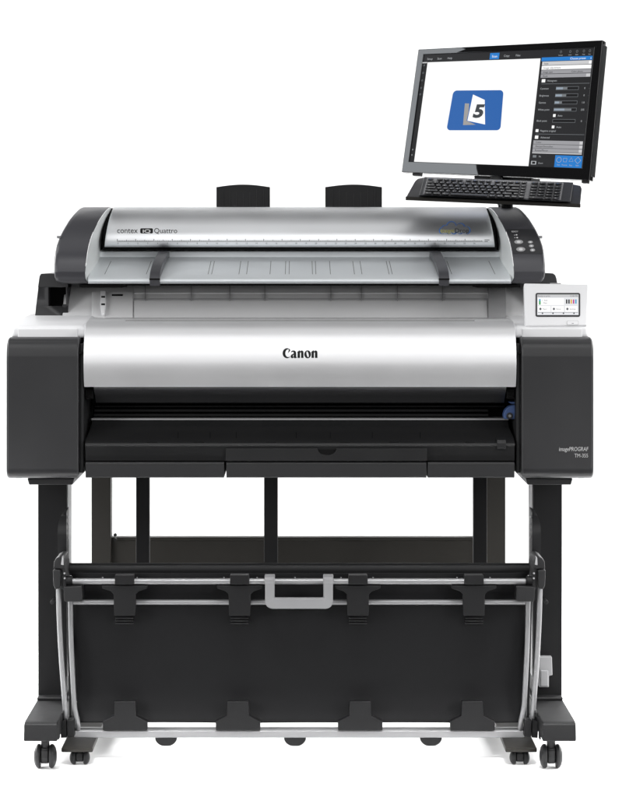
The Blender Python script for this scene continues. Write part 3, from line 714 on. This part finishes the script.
# feed tray
TW = lambda px, py, y: at(px, py, y)
mb = MB()
prf = [(258.6, .485), (277.0, .222)]
tp = smooth_line([(277.0, .222), (278.4, .209), (280.2, .2025), (282.2, .205), (283.6, .214)], 4)
def tray_row(py, y):
    pl = interp(py, [(258.6, 99.2), (277, 88.2), (283.6, 88.2)]); return [at(pl, py, y), at(2*CXS-pl, py, y)]
rows = [tray_row(249.6, .510), tray_row(251.6, .498), tray_row(256.8, .493), tray_row(258.6, .485)]+[tray_row(p, y) for p, y in tp]
mb.loft([[r[0] for r in rows]+[Vector((rows[-1][0].x, .6, rows[-1][0].z)), Vector((rows[0][0].x, .6, rows[0][0].z))], [r[1] for r in rows]+[Vector((rows[-1][1].x, .6, rows[-1][1].z)), Vector((rows[0][1].x, .6, rows[0][1].z))]])
ft = mb.build('feed_tray', M['tray'], sc, sharp=30)
tb, tf = .485, .222
def on_tray(px, py, off=.0005):
    t = (py-258.6)/(277-258.6); return at(px, py, tb+(tf-tb)*t)+Vector((0, -off*.3, off))
for px in (104.4, 146, 207.8, 211.3, 238.6, 246.3, 269.7, 285, 288.8, 312.2, 315.6, 330.2, 354.2, 361.7, 388.8, 392, 451.5, 494.8):
    k = 5*.0+(5+.262)/(5+.44); pt = 300+(px-300)*k
    wd_ = .55; mb = MB()
    mb.quad([on_tray(px, 274.4), on_tray(px+wd_, 274.4), on_tray(pt+wd_, 261.2), on_tray(pt, 261.2)])
    mb.build('tray_mark', M['seam'], ft, smooth=False)
# dark curved document guides
for s, px0 in ((-1, 154.6), (1, 444.2)):
    mb = MB(); rings = []
    pr_ = smooth_line([(250.6, .47, 164.4), (252.0, .43, 163.0), (257, .36, 160.4), (264, .285, 157.4), (271, .228, 155.4), (276.5, .202, 154.7), (279.2, .196, 154.6)], 5)
    for py, y, pc in pr_:
        c = at(mx(pc, s) if s < 0 else 600-pc-1.2, py, y); w = .0118
        rings.append([c+Vector((-w, 0, 0)), c+Vector((w, 0, 0)), c+Vector((w, .012, -.016)), c+Vector((-w, .012, -.016))])
    mb.loft(rings); dg_ = mb.build('document_guide', M['cap'], sc, bevel=.0012, ang=60)
    mb = MB(); c = at(mx(154.6, s) if s < 0 else 600-154.6-1.2, 278, .194); mb.box((c.x-.0121, c.y-.002, c.z-.0045), (c.x+.0121, c.y+.01, c.z-.0008)); mb.build('guide_foot', M['void'], dg_)
# body under the lid and dark underside
mb = MB(); mb.box((sx(92, .24), .232, sz(285.6, .23)), (sx(2*CXS-92, .24), .70, sz(283.9, .23))); mb.box((sx(92, .5), .53, sz(284, .5)), (sx(2*CXS-92, .5), .70, sz(224, .6)))
mb.build('scanner_body', M['void'], sc)
for a, b in ((79, 124.5), (475, 520.5)):
    mb = MB(); Y = .235; mb.prism_y([(sx(a, Y), sz(287.6, Y)), (sx(b-2.4, Y), sz(287.6, Y)), (sx(b, Y), sz(284.4, Y)), (sx(a, Y), sz(284.4, Y))] if a < 100 else [(sx(a+2.4, Y), sz(287.6, Y)), (sx(b, Y), sz(287.6, Y)), (sx(b, Y), sz(284.4, Y)), (sx(a, Y), sz(284.4, Y))], Y, .6)
    mb.build('mounting_rail', M['void'], sc, bevel=.0008)
# rear paper return guides
for a, b in ((216.3, 270), (325.2, 382)):
    mb = MB(); Y = .74; rows = []; n = 16; zb = sz(212, Y)
    for i in range(n+1):
        t = i/n; px = a+(b-a)*t; top = 187.0-2.6*math.sin(math.pi*t)
        rows.append((px, top))
    fr = [[] for _ in range(4)]
    rings = []
    for px, top in rows:
        lean = .0
        p0, p1 = at(px, top, Y+.035), at(px+(1.0 if px < (a+b)/2 else -.6)*0, 212, Y)
        rings.append([p0, p1, p1+Vector((0, .006, 0)), p0+Vector((0, .006, 0))])
    mb.loft(rings); pg = mb.build('paper_return_guide', M['black'], sc, bevel=.0008)
    mb = MB()
    for i in range(1, 8):
        px = a+(b-a)*i/8
        p0, p1 = at(px, 189, Y+.033), at(px, 212, Y-.0005)
        mb.loft([[p0+Vector((-.0008, -.0030, 0)), p0+Vector((.0008, -.0030, 0)), p0+Vector((.0008, .002, 0)), p0+Vector((-.0008, .002, 0))], [p1+Vector((-.0008, -.0030, 0)), p1+Vector((.0008, -.0030, 0)), p1+Vector((.0008, .002, 0)), p1+Vector((-.0008, .002, 0))]])
    mb.build('guide_rib', M['black2'], pg)
# floor stand of the scanner (bronze black legs behind the printer)
for s in SIDES:
    xa, xb = sorted((s*.527-.004, s*.4775-.004))
    mb = MB(); mb.box((xa, .74, .04), (xb, .79, .92)); lg = mb.build('stand_leg', M['brown'], sc, bevel=.002)
    xa2, xb2 = sorted((s*.5295-.002, s*.4595-.002))
    mb = MB(); mb.loft([[(x, y, z) for x, z in ((xa2, .030), (xb2, .030), (xb2, .0400), (xa2, .0400))] for y in (.020, .05, .95)])
    mb.build('stand_foot', M['brown'], sc, bevel=.0022)
    mb = MB()
    nose = [(xa2+(xb2-xa2)*t, .020-.010*math.sin(math.pi*t)) for t in [i/12 for i in range(13)]]
    mb.loft([[(x, y, z) for x, y in nose]+[(xb2, .0215, z), (xa2, .0215, z)] for z in (.0325, .0385)]); mb.build('foot_nose', M['brown'], sc, bevel=.0012)
    caster(sx(79.6 if s < 0 else 519.8, .03), .035, .0225, .0158, M['black'], sc, .034)
mb = MB(); Y = .76
mb.box((-.478-.004, Y, sz(572, Y)), (.4775-.004, Y+.02, sz(540.2, Y))); mb.box((-.478-.004, Y-.004, sz(540.0, Y)), (.4775-.004, Y+.028, sz(537.2, Y)))
mb.build('cross_beam', M['brown'], sc, bevel=.0012)
mb = MB(); c = at(115.2, 535, .735)
for z in (0, -.012): mb.tube([c+Vector((0, -.003, z)), c+Vector((0, .005, z))], .0042, 10)
mb.build('beam_screw', M['black'], sc)

# ================================================================== MONITOR, ITS MOUNT, KEYBOARD
yaw, pitch = R(35), R(9.5)
mn = Vector((-math.sin(yaw)*math.cos(pitch), -math.cos(yaw)*math.cos(pitch), math.sin(pitch)))
MP = Plane(at(500, 110, .80), mn)
mo = thing('monitor', 'glossy black widescreen monitor showing scan software with a blue logo', 'monitor', MP(497, 177, -.02))
OUT = [(418.2, 49.2), (602.6, 39.9), (589.4, 180.0), (401.4, 172.0)]       # outer corners on the front plane: TL TR BR BL
SCR = [(423.6, 54.4), (594.0, 47.4), (581.6, 168.0), (408.9, 161.4)]
def bil(q, u, v):
    a = [q[0][k]+(q[1][k]-q[0][k])*u for k in (0, 1)]; b = [q[3][k]+(q[2][k]-q[3][k])*u for k in (0, 1)]
    return a[0]+(b[0]-a[0])*v, a[1]+(b[1]-a[1])*v
def UV(u, v, off=0.0): return MP(*bil(SCR, u, v), off)
# bezel: frame of four mitred bars
mb = MB()
n4 = 4
o3 = [MP(*p) for p in OUT]; i3 = [MP(*p) for p in SCR]; rec = [MP(*p, -.004) for p in SCR]; ob = [p-mn*.020 for p in o3]
for k in range(4):
    j = (k+1) % 4
    mb.quad([o3[k], o3[j], i3[j], i3[k]]); mb.quad([i3[k], i3[j], rec[j], rec[k]]); mb.quad([o3[j], o3[k], ob[k], ob[j]])
mb.quad(list(reversed(ob)))
bz = mb.build('bezel', M['gloss'], mo, bevel=.0016, seg=3, ang=50, sharp=30)
cen3 = sum((Vector(p) for p in o3), Vector())/4
mb = MB(); 
def inset(pts, k): return [cen3+(p-cen3)*k for p in pts]
mb.loft([[p-mn*.0202 for p in inset(o3, .985)], [p-mn*.034 for p in inset(o3, .97)], [p-mn*.055 for p in inset(o3, .80)]])
hs = mb.build('back_housing', M['glossb'], mo, bevel=.004, seg=3)
# ribbed strip down the right flank
mb = MB()
er = (o3[2]-o3[1]); side = (o3[1]-o3[0]).normalized()
mb.loft([[p+side*a-mn*b for a, b in ((.0, .003), (.0012, .003), (.0012, .026), (.0, .026))] for p in (o3[1]+er*.03, o3[1]+er*.97)])
mb.build('vent_strip', M['glossb'], mo, bevel=.0004)
mb = MB()
for k in range(90):
    p = o3[1]+er*(.04+.92*k/89); mb.loft([[p+side*a-mn*b+er.normalized()*d for a, b in ((.0010, .006), (.0020, .006), (.0020, .023), (.0010, .023))] for d in (-.0008, .0008)])
mb.build('vent_ribs', M['black'], mo)
# small feet below the bezel
mb = MB()
for u0, u1 in ((.055, .10), (.955, .985)):
    mb = MB(); a = o3[3].lerp(o3[2], u0)-mn*.006; b = o3[3].lerp(o3[2], u1)-mn*.006; dn = (o3[3]-o3[0]).normalized()*.0075
    mb.loft([[a, b, b+dn*.9, a+dn*.9], [p-mn*.012 for p in (a, b, b+dn*.9, a+dn*.9)]])
    mb.build('bezel_foot', M['black'], mo, bevel=.001)
# the lit screen
mb = MB(); MS = [E[k] for k in ('dark', 'white', 'blue', 'logo', 'page', 'five', 'row', 'row2', 'text', 'dim', 'slid', 'blk', 'dark2')]
DK, WH, BL, LG, PG, FV, RW, RG, TX, DM, SL, BK, D2 = range(13)
def rq(u0, v0, u1, v1, mi, off=-.0030): mb.quad([UV(u0, v1, off), UV(u1, v1, off), UV(u1, v0, off), UV(u0, v0, off)], mi)
rq(-.004, -.004, 1.004, 1.004, DK, -.0036)
rq(.030, .075, .692, 1.004, WH); rq(0, .07, .028, 1.0, D2); rq(0, .072, .028, .082, RW, -.0027)
rq(.392, .012, .447, .068, BL, -.0027)
def ut(s, u, v, h, mi, off=-.0022, **k):
    """text of cap height about h (share of screen height)"""
    o = UV(u, v, off); ex = (UV(u+.05, v, off)-o)/.05; ey = (UV(u, v-.05, off)-o)/.05
    ar = ey.length/ex.length
    text(mb, s, lambda a, b: o+ex*a*ar+ey*b, h, mi, **k)
ut('Scan', .405, .052, .030, WH); ut('Copy', .475, .050, .026, TX); ut('Files', .545, .050, .026, TX)
ut('Setup', .025, .052, .026, TX); ut('Scan', .085, .052, .026, TX); ut('Help', .145, .052, .026, TX)
for v in (.11, .18, .25, .32, .38): ut('o', .008, v, .034, DM)
for v in (.90, .95): ut('+', .008, v, .034, TX)
for u, t in ((.80, 'Settings'), (.855, 'Undo'), (.895, 'Redo'), (.935, 'Help'), (.97, 'Exit')):
    ut(t, u+.008, .058, .013, TX, align='CENTER')
    c = UV(u+.008, .026, -.0022); ex = (UV(u+.018, .026, -.0022)-c)/.01; ey = (UV(u+.008, .016, -.0022)-c)/.01
    for q in range(12):
        t0, t1 = 2*math.pi*q/12, 2*math.pi*(q+.999)/12
        f_ = lambda r, t: c+ex*r*.006*math.cos(t)+ey*r*.011*math.sin(t)
        mb.quad([f_(1, t0), f_(1, t1), f_(.7, t1), f_(.7, t0)], DM)
X0 = .705
def pq(w0, v0, w1, v1, mi, off=-.0028): rq(X0+(1-X0)*w0, v0, X0+(1-X0)*w1, v1, mi, off)
def pt(s, w, v, h, mi, **k): ut(s, X0+(1-X0)*w, v, h, mi, **k)
pq(-.02, .068, .99, .100, BL); pt('Choose preset', .86, .093, .024, WH, align='RIGHT'); pt('x', .95, .092, .022, WH)
pq(.0, .104, .985, .136, RW); pt('Style', .04, .129, .022, D2); pq(.93, .108, .98, .132, WH, -.0025)
pq(.0, .140, .985, .173, WH); pt('Image adjustment', .04, .166, .023, D2)
pq(.0, .177, .985, .208, RG); pt('Image type', .04, .201, .021, D2); pt('Color photo', .60, .201, .021, D2)
pq(.0, .212, .985, .242, RG); pt('Mode', .04, .236, .021, D2); pq(.90, .215, .98, .239, RW, -.0025)
pq(.03, .255, .10, .282, WH); pt('Histogram', .14, .276, .022, TX)
pq(.03, .294, .985, .297, DM)
for v, lb, f_, val in ((.335, 'Contrast', .5, '0'), (.395, 'Brightness', .48, '0'), (.455, 'Gamma', .32, '1.0'), (.515, 'White point', .78, '255'), (.610, 'Black point', .0, '0')):
    pt(lb, .02, v+.008, .022, TX)
    pq(.33, v-.0145, .78, v+.0145, DM, -.0029); pq(.336, v-.012, .774, v+.012, D2, -.0027)
    if f_ > 0:
        pq(.336, v-.009, .336+.438*f_*.6, v+.009, SL, -.0025); pq(.336+.438*f_*.6, v-.009, .336+.438*f_, v+.009, DM, -.0025)
    pt(val, .90, v+.008, .022, TX, align='CENTER'); pt('-', .985, v+.008, .02, DM, align='CENTER')
for v in (.553, .650): pq(.33, v, .38, v+.024, WH); pt('Auto', .42, v+.020, .022, TX)
pq(.02, .683, .075, .707, WH); pt('Negative original', .11, .703, .022, TX)
pq(.03, .722, .985, .725, DM)
pq(.02, .737, .085, .765, WH); pt('Advanced', .13, .760, .022, TX)
for v, t in ((.778, 'Color'), (.812, 'Sharpen/Smoothen'), (.846, 'Rotate/Mirror')):
    pq(.0, v, .975, v+.031, RG); pt(t, .05, v+.024, .022, D2); pq(.91, v+.003, .97, v+.028, RW, -.0025)
pq(.0, .880, .975, .889, RW)
pq(.46, .900, .995, 1.0, BL)
for w, k in ((.54, 0), (.66, 1), (.78, 2), (.91, 3)):
    u = X0+(1-X0)*w; c = UV(u, .938, -.0022); ex = (UV(u+.01, .938, -.0022)-c)/.01; ey = (UV(u, .928, -.0022)-c)/.01
    n = (16, 4, 3, 4)[k]; rot = (0, math.pi/4, math.pi/2, 0)[k]; r1 = .015 if k < 3 else .019
    for q in range(n):
        t0, t1 = rot+2*math.pi*q/n, rot+2*math.pi*(q+1)/n
        f_ = lambda r, t: c+ex*r*r1*math.cos(t)+ey*r*r1*1.55*math.sin(t)
        mb.quad([f_(1, t0), f_(1, t1), f_(.86, t1), f_(.86, t0)], TX)
    pt(('Scan', 'Preview', 'Stop', 'Start')[k], w, .985, .016, TX, align='CENTER')
pt('Fit', .14, .922, .020, TX); pq(.02, .905, .09, .925, DM); pq(.0, .955, .10, .985, TX); pq(.02, .960, .08, .980, D2, -.0025); pt('Zoom', .14, .977, .018, TX)
# logo on the white page area
LGo = [(453.4, 90.4), (503.6, 90.0), (500.4, 130.2), (446.4, 130.2)]
pts = []
for cx, cy, a0 in ((.93, .90, 0), (.07, .90, 90), (.07, .10, 180), (.93, .10, 270)):
    for i in range(7):
        t = R(a0+90*i/6); pts.append(MP(*bil(LGo, cx+.07*math.cos(t), cy+.10*math.sin(t)), -.0026))
mb.face([mb.bm.verts.new(p) for p in pts], LG)
for poly, mi, off in (([(464.9, 103.2), (469.2, 103.4), (468.6, 112), (466.6, 120.6), (475.8, 124.6), (463.0, 125.0)], PG, -.0022), ([(473.0, 94.4), (484.7, 99.8), (485.1, 124.4), (467.4, 120.6)], WH, -.0018)):
    mb.face([mb.bm.verts.new(MP(*p, off)) for p in poly], mi)
o = MP(472.4, 117.0, -.0013); ex = MP(473.4, 117.0, -.0013)-o; ey = MP(472.6, 116.0, -.0013)-o
text(mb, '5', lambda a, b: o+ex*a+ey*b, 17.6, FV, bold=.045, width=9.8, shear=.06)
mb.build('screen', MS, mo, smooth=False, fix=False)
# ---- mount: pole with keyboard shelf
fl_, fr_, bl_ = at(406.5, 196.2, .36), at(580, 203.6, .30), at(415, 180.2, .52)
kn = (fr_-fl_).cross(bl_-fl_).normalized(); kn = kn if kn.z > 0 else -kn
KP = Plane(fl_, kn)
mt = thing('keyboard_shelf', 'sloping dark shelf on a short black pole rising behind the scanner', 'shelf', (sx(507, .6), .62, .95))
mb = MB(); sh4 = [KP(406.3, 196.4), KP(580.2, 203.8), KP(581.8, 188.2), KP(580.4, 185.6), KP(572, 184.0), KP(424, 177.4), KP(417.6, 178.6), KP(415, 181)]
mb.slab(sh4, kn, .004); sp = mb.build('shelf_board', M['shelf'], mt, bevel=.001)
mb = MB(); a, b = KP(405.8, 196.6), KP(580.6, 204.0)
u = (b-a).normalized(); w = kn.cross(u).normalized(); w = w if w.y < 0 else -w
mb.loft([[p+w*i+kn*j for i, j in ((0, .0012), (.005, .0006), (.005, -.0075), (0, -.0085))] for p in (a, b)]); mb.build('front_lip', M['brown'], sp, bevel=.0012)
mb = MB(); Y = .50; c = at(507, 205, Y)
mb.tube([c+Vector((0, 0, .002)), Vector((c.x, c.y, sz(214, Y)))], .0145, 22); mb.tube([Vector((c.x, c.y, sz(214, Y))), Vector((c.x, .72, sz(222, .72))), Vector((c.x, .72, .93))], .0145, 18)
mb.build('pole', M['steel'], mt)
mb = MB(); mb.tube([c+Vector((0, .05, -.004)), c+Vector((0, .25, .06)), c+Vector((0, .42, .10))], .016, 16); mb.tube([c+Vector((0, 0, .0)), c+Vector((0, .06, .0))], .014, 14)
mb.build('monitor_arm', M['steel'], mt)
mb = MB(); q = [MP(474, 172, -.03), MP(531, 174.5, -.03), MP(531, 181.5, -.03), MP(474, 179, -.03)]
mb.slab(q, mn, .05); mb.build('arm_head', M['black'], mt, bevel=.002)
# ---- keyboard
kb = thing('keyboard', 'black computer keyboard with number pad lying on the dark shelf', 'keyboard', KP(495, 190))
KQ = [(425.6, 177.2), (571.8, 182.6), (568.6, 200.8), (420.8, 194.6)]   # back-left back-right front-right front-left
def KU(u, v, off): return KP(*bil(KQ, u, v), off)
mb = MB()
mb.loft([[KU(u, v, .001) for u, v in ((-.01, -.02), (1.012, -.02), (1.016, 1.06), (-.012, 1.06))], [KU(u, v, .010) for u, v in ((-.008, 0), (1.010, 0), (1.012, 1.03), (-.010, 1.03))]])
kc = mb.build('case', M['kbase'], kb, bevel=.002, seg=2)
mb = MB(); mb.slab([KU(u, v, .0106) for u, v in ((.012, .02), (.945, .02), (.945, .955), (.012, .955))], kn, .002); mb.build('key_deck', M['kdeck'], kb)
mb = MB(); lg_ = []
def key(u0, v0, u1, v1):
    g_ = .0035; gv = .022
    base = [KU(u, v, .0108) for u, v in ((u0+g_, v1-gv), (u1-g_, v1-gv), (u1-g_, v0+gv), (u0+g_, v0+gv))]
    top = [KU(u, v, .0185) for u, v in ((u0+g_*1.9, v1-gv*1.6), (u1-g_*1.9, v1-gv*1.6), (u1-g_*1.9, v0+gv*1.7), (u0+g_*1.9, v0+gv*1.7))]
    mb.loft([base, top]); lg_.append((u0, v0, u1, v1))
rowsv = [(.02, .145), (.165, .335), (.335, .495), (.495, .645), (.645, .795), (.795, .955)]
def fillrow(v, widths, u0, u1):
    tot = sum(abs(w) for w in widths); u = u0
    for w in widths:
        du = (u1-u0)*abs(w)/tot
        if w > 0: key(u, v[0], u+du, v[1])
        u += du
MAIN = [[1, -.4, 1, 1, 1, 1, -.3, 1, 1, 1, 1, -.3, 1, 1, 1, 1, 1], [1]*13+[2, 1], [1.5]+[1]*12+[1.5, 1], [1.75]+[1]*11+[2.25, 1], [2.25]+[1]*10+[1.75, 1, 1], [1.25, 1.25, 1.25, 5.5, 1.1, 1.1, 1, 1, 1]]
for v, w in zip(rowsv, MAIN): fillrow(v, w, .015, .700)
for i, v in enumerate(rowsv):
    fillrow(v, [[1, 1, 1, 1], [1, 1, 1, 1], [1, 1, 1, 1], [1, 1, 1, 1], [1, 1, 1, 1], [2, 1, 1]][i], .722, .940)
mb.build('keycaps', M['keys'], kb, bevel=.0006, seg=1)
mb = MB(); abc = 'QWERTYUIOPASDFGHJKLZXCVBNM1234567890'
for k, (u0, v0, u1, v1) in enumerate(lg_):
    if u1-u0 > .12: continue
    o = KU(u0+(u1-u0)*.30, v0+(v1-v0)*.66, .0189); ex = KU(u0+(u1-u0)*.30+.1, v0+(v1-v0)*.66, .0189)-o; ey = KU(u0+(u1-u0)*.30, v0+(v1-v0)*.66-.1, .0189)-o
    text(mb, abc[(k*7) % len(abc)], lambda a, b: o+ex*a*10*.16+ey*b*10*1.0, .075, 1 if v0 < .1 and k % 3 == 0 else 0)
mb.build('key_legend', [M['greyl'], M['inkb']], kb, smooth=False)

# ================================================================== CAMERA, LIGHT, WORLD
cam = bpy.data.cameras.new('camera'); co = bpy.data.objects.new('camera', cam); C.objects.link(co)
co.location = CAM; co.rotation_euler = (R(90), 0, 0)
cam.sensor_fit = 'HORIZONTAL'; cam.sensor_width = 36; cam.lens = 36*S*D/640
cam.shift_x = (320-HX)/640; cam.shift_y = -(398.5-HY)/640
cam.clip_start = .05; cam.clip_end = 100
bpy.context.scene.camera = co
w = bpy.data.worlds.new('World'); bpy.context.scene.world = w; w.use_nodes = True
bg = w.node_tree.nodes['Background']; bg.inputs['Color'].default_value = (1, 1, 1, 1); bg.inputs['Strength'].default_value = .10
def lamp(name, loc, target, sxx, syy, power, spread=180, col=(1, 1, 1)):
    l = bpy.data.lights.new(name, 'AREA'); l.shape = 'RECTANGLE'; l.size = sxx; l.size_y = syy; l.energy = power; l.color = col; l.spread = R(spread)
    o = bpy.data.objects.new(name, l); C.objects.link(o); o.location = loc
    o.rotation_euler = (Vector(target)-Vector(loc)).to_track_quat('-Z', 'Y').to_euler(); return o
lamp('softbox_front', (0, -5.6, 2.2), (0, 0, 1.0), 4.6, 2.3, 52)
lamp('softbox_high', (0, -2.7, 3.5), (0, 0, 1.0), 4.6, 1.4, 48)
lamp('softbox_left', (-3.6, -3.0, 2.0), (0, 0, .9), 1.4, 1.8, 82)
lamp('softbox_right', (3.6, -3.0, 2.0), (0, 0, .9), 1.4, 1.8, 82)
# tall strip box on the left whose edge mirrors in the gloss bezel of the monitor
def mirror(px, py, dist):
    p = MP(px, py); d = (p-CAM).normalized(); return p, d-2*d.dot(mn)*mn
p_, r_ = mirror(440, 110, 0); lc = p_+r_*3.0; ln = -r_
def hit(px, py):
    p, r = mirror(px, py, 0); return p+r*((lc-p).dot(ln)/r.dot(ln))
e1, e2, l1 = hit(458, 46), hit(478, 176), hit(396, 112)
ay = (e1-e2).normalized(); ax = ln.cross(ay).normalized(); 
if (l1-e1).dot(ax) < 0: ax = -ax
ww = (l1-e2).dot(ax)*1.35; hh = (e1-e2).length*2.2
cc = (e1+e2)/2+ax*ww/2
l = bpy.data.lights.new('strip_box', 'AREA'); l.shape = 'RECTANGLE'; l.size = ww; l.size_y = hh; l.energy = 8; l.color = (.90, .95, 1.0)
o = bpy.data.objects.new('strip_box', l); C.objects.link(o)
zx = ln.normalized(); xx = ay.cross(-zx).normalized()
mtx = Matrix((( -ay.cross(zx)).normalized(), ay, -zx)).transposed()
if mtx.determinant() < 0: mtx = Matrix((ay.cross(-zx).normalized(), ay, -zx)).transposed()
o.matrix_world = Matrix.Translation(cc) @ mtx.to_4x4()
lamp('softbox_overhead', (0, .3, 3.6), (0, .1, 0), 3.6, 2.0, 14)
lamp('floor_light_front', (0, -1.35, 2.7), (0, -.33, 0), 1.8, .4, 9, 28)
for sgn, nm in ((-1, 'left'), (1, 'right')):
    lamp('floor_light_'+nm, (sgn*1.45, .1, .62), (sgn*.95, .1, 0), .4, 1.6, 7, 100)
    lamp('floor_light_low_'+nm, (sgn*1.15, -.85, .5), (sgn*.3, -.05, 0), .4, .4, 1.9, 90)
    lamp('floor_light_rear_'+nm, (sgn*1.6, 1.3, .8), (sgn*.8, 1.1, 0), .5, 1.4, 40, 110)
    lamp('backdrop_light_'+nm, (sgn*2.6, .9, 2.6), (sgn*.3, 2.6, .9), 1.6, 1.6, 34)
scn = bpy.context.scene
scn.view_settings.view_transform = 'Standard'; scn.view_settings.look = 'None'; scn.view_settings.exposure = 0; scn.view_settings.gamma = 1
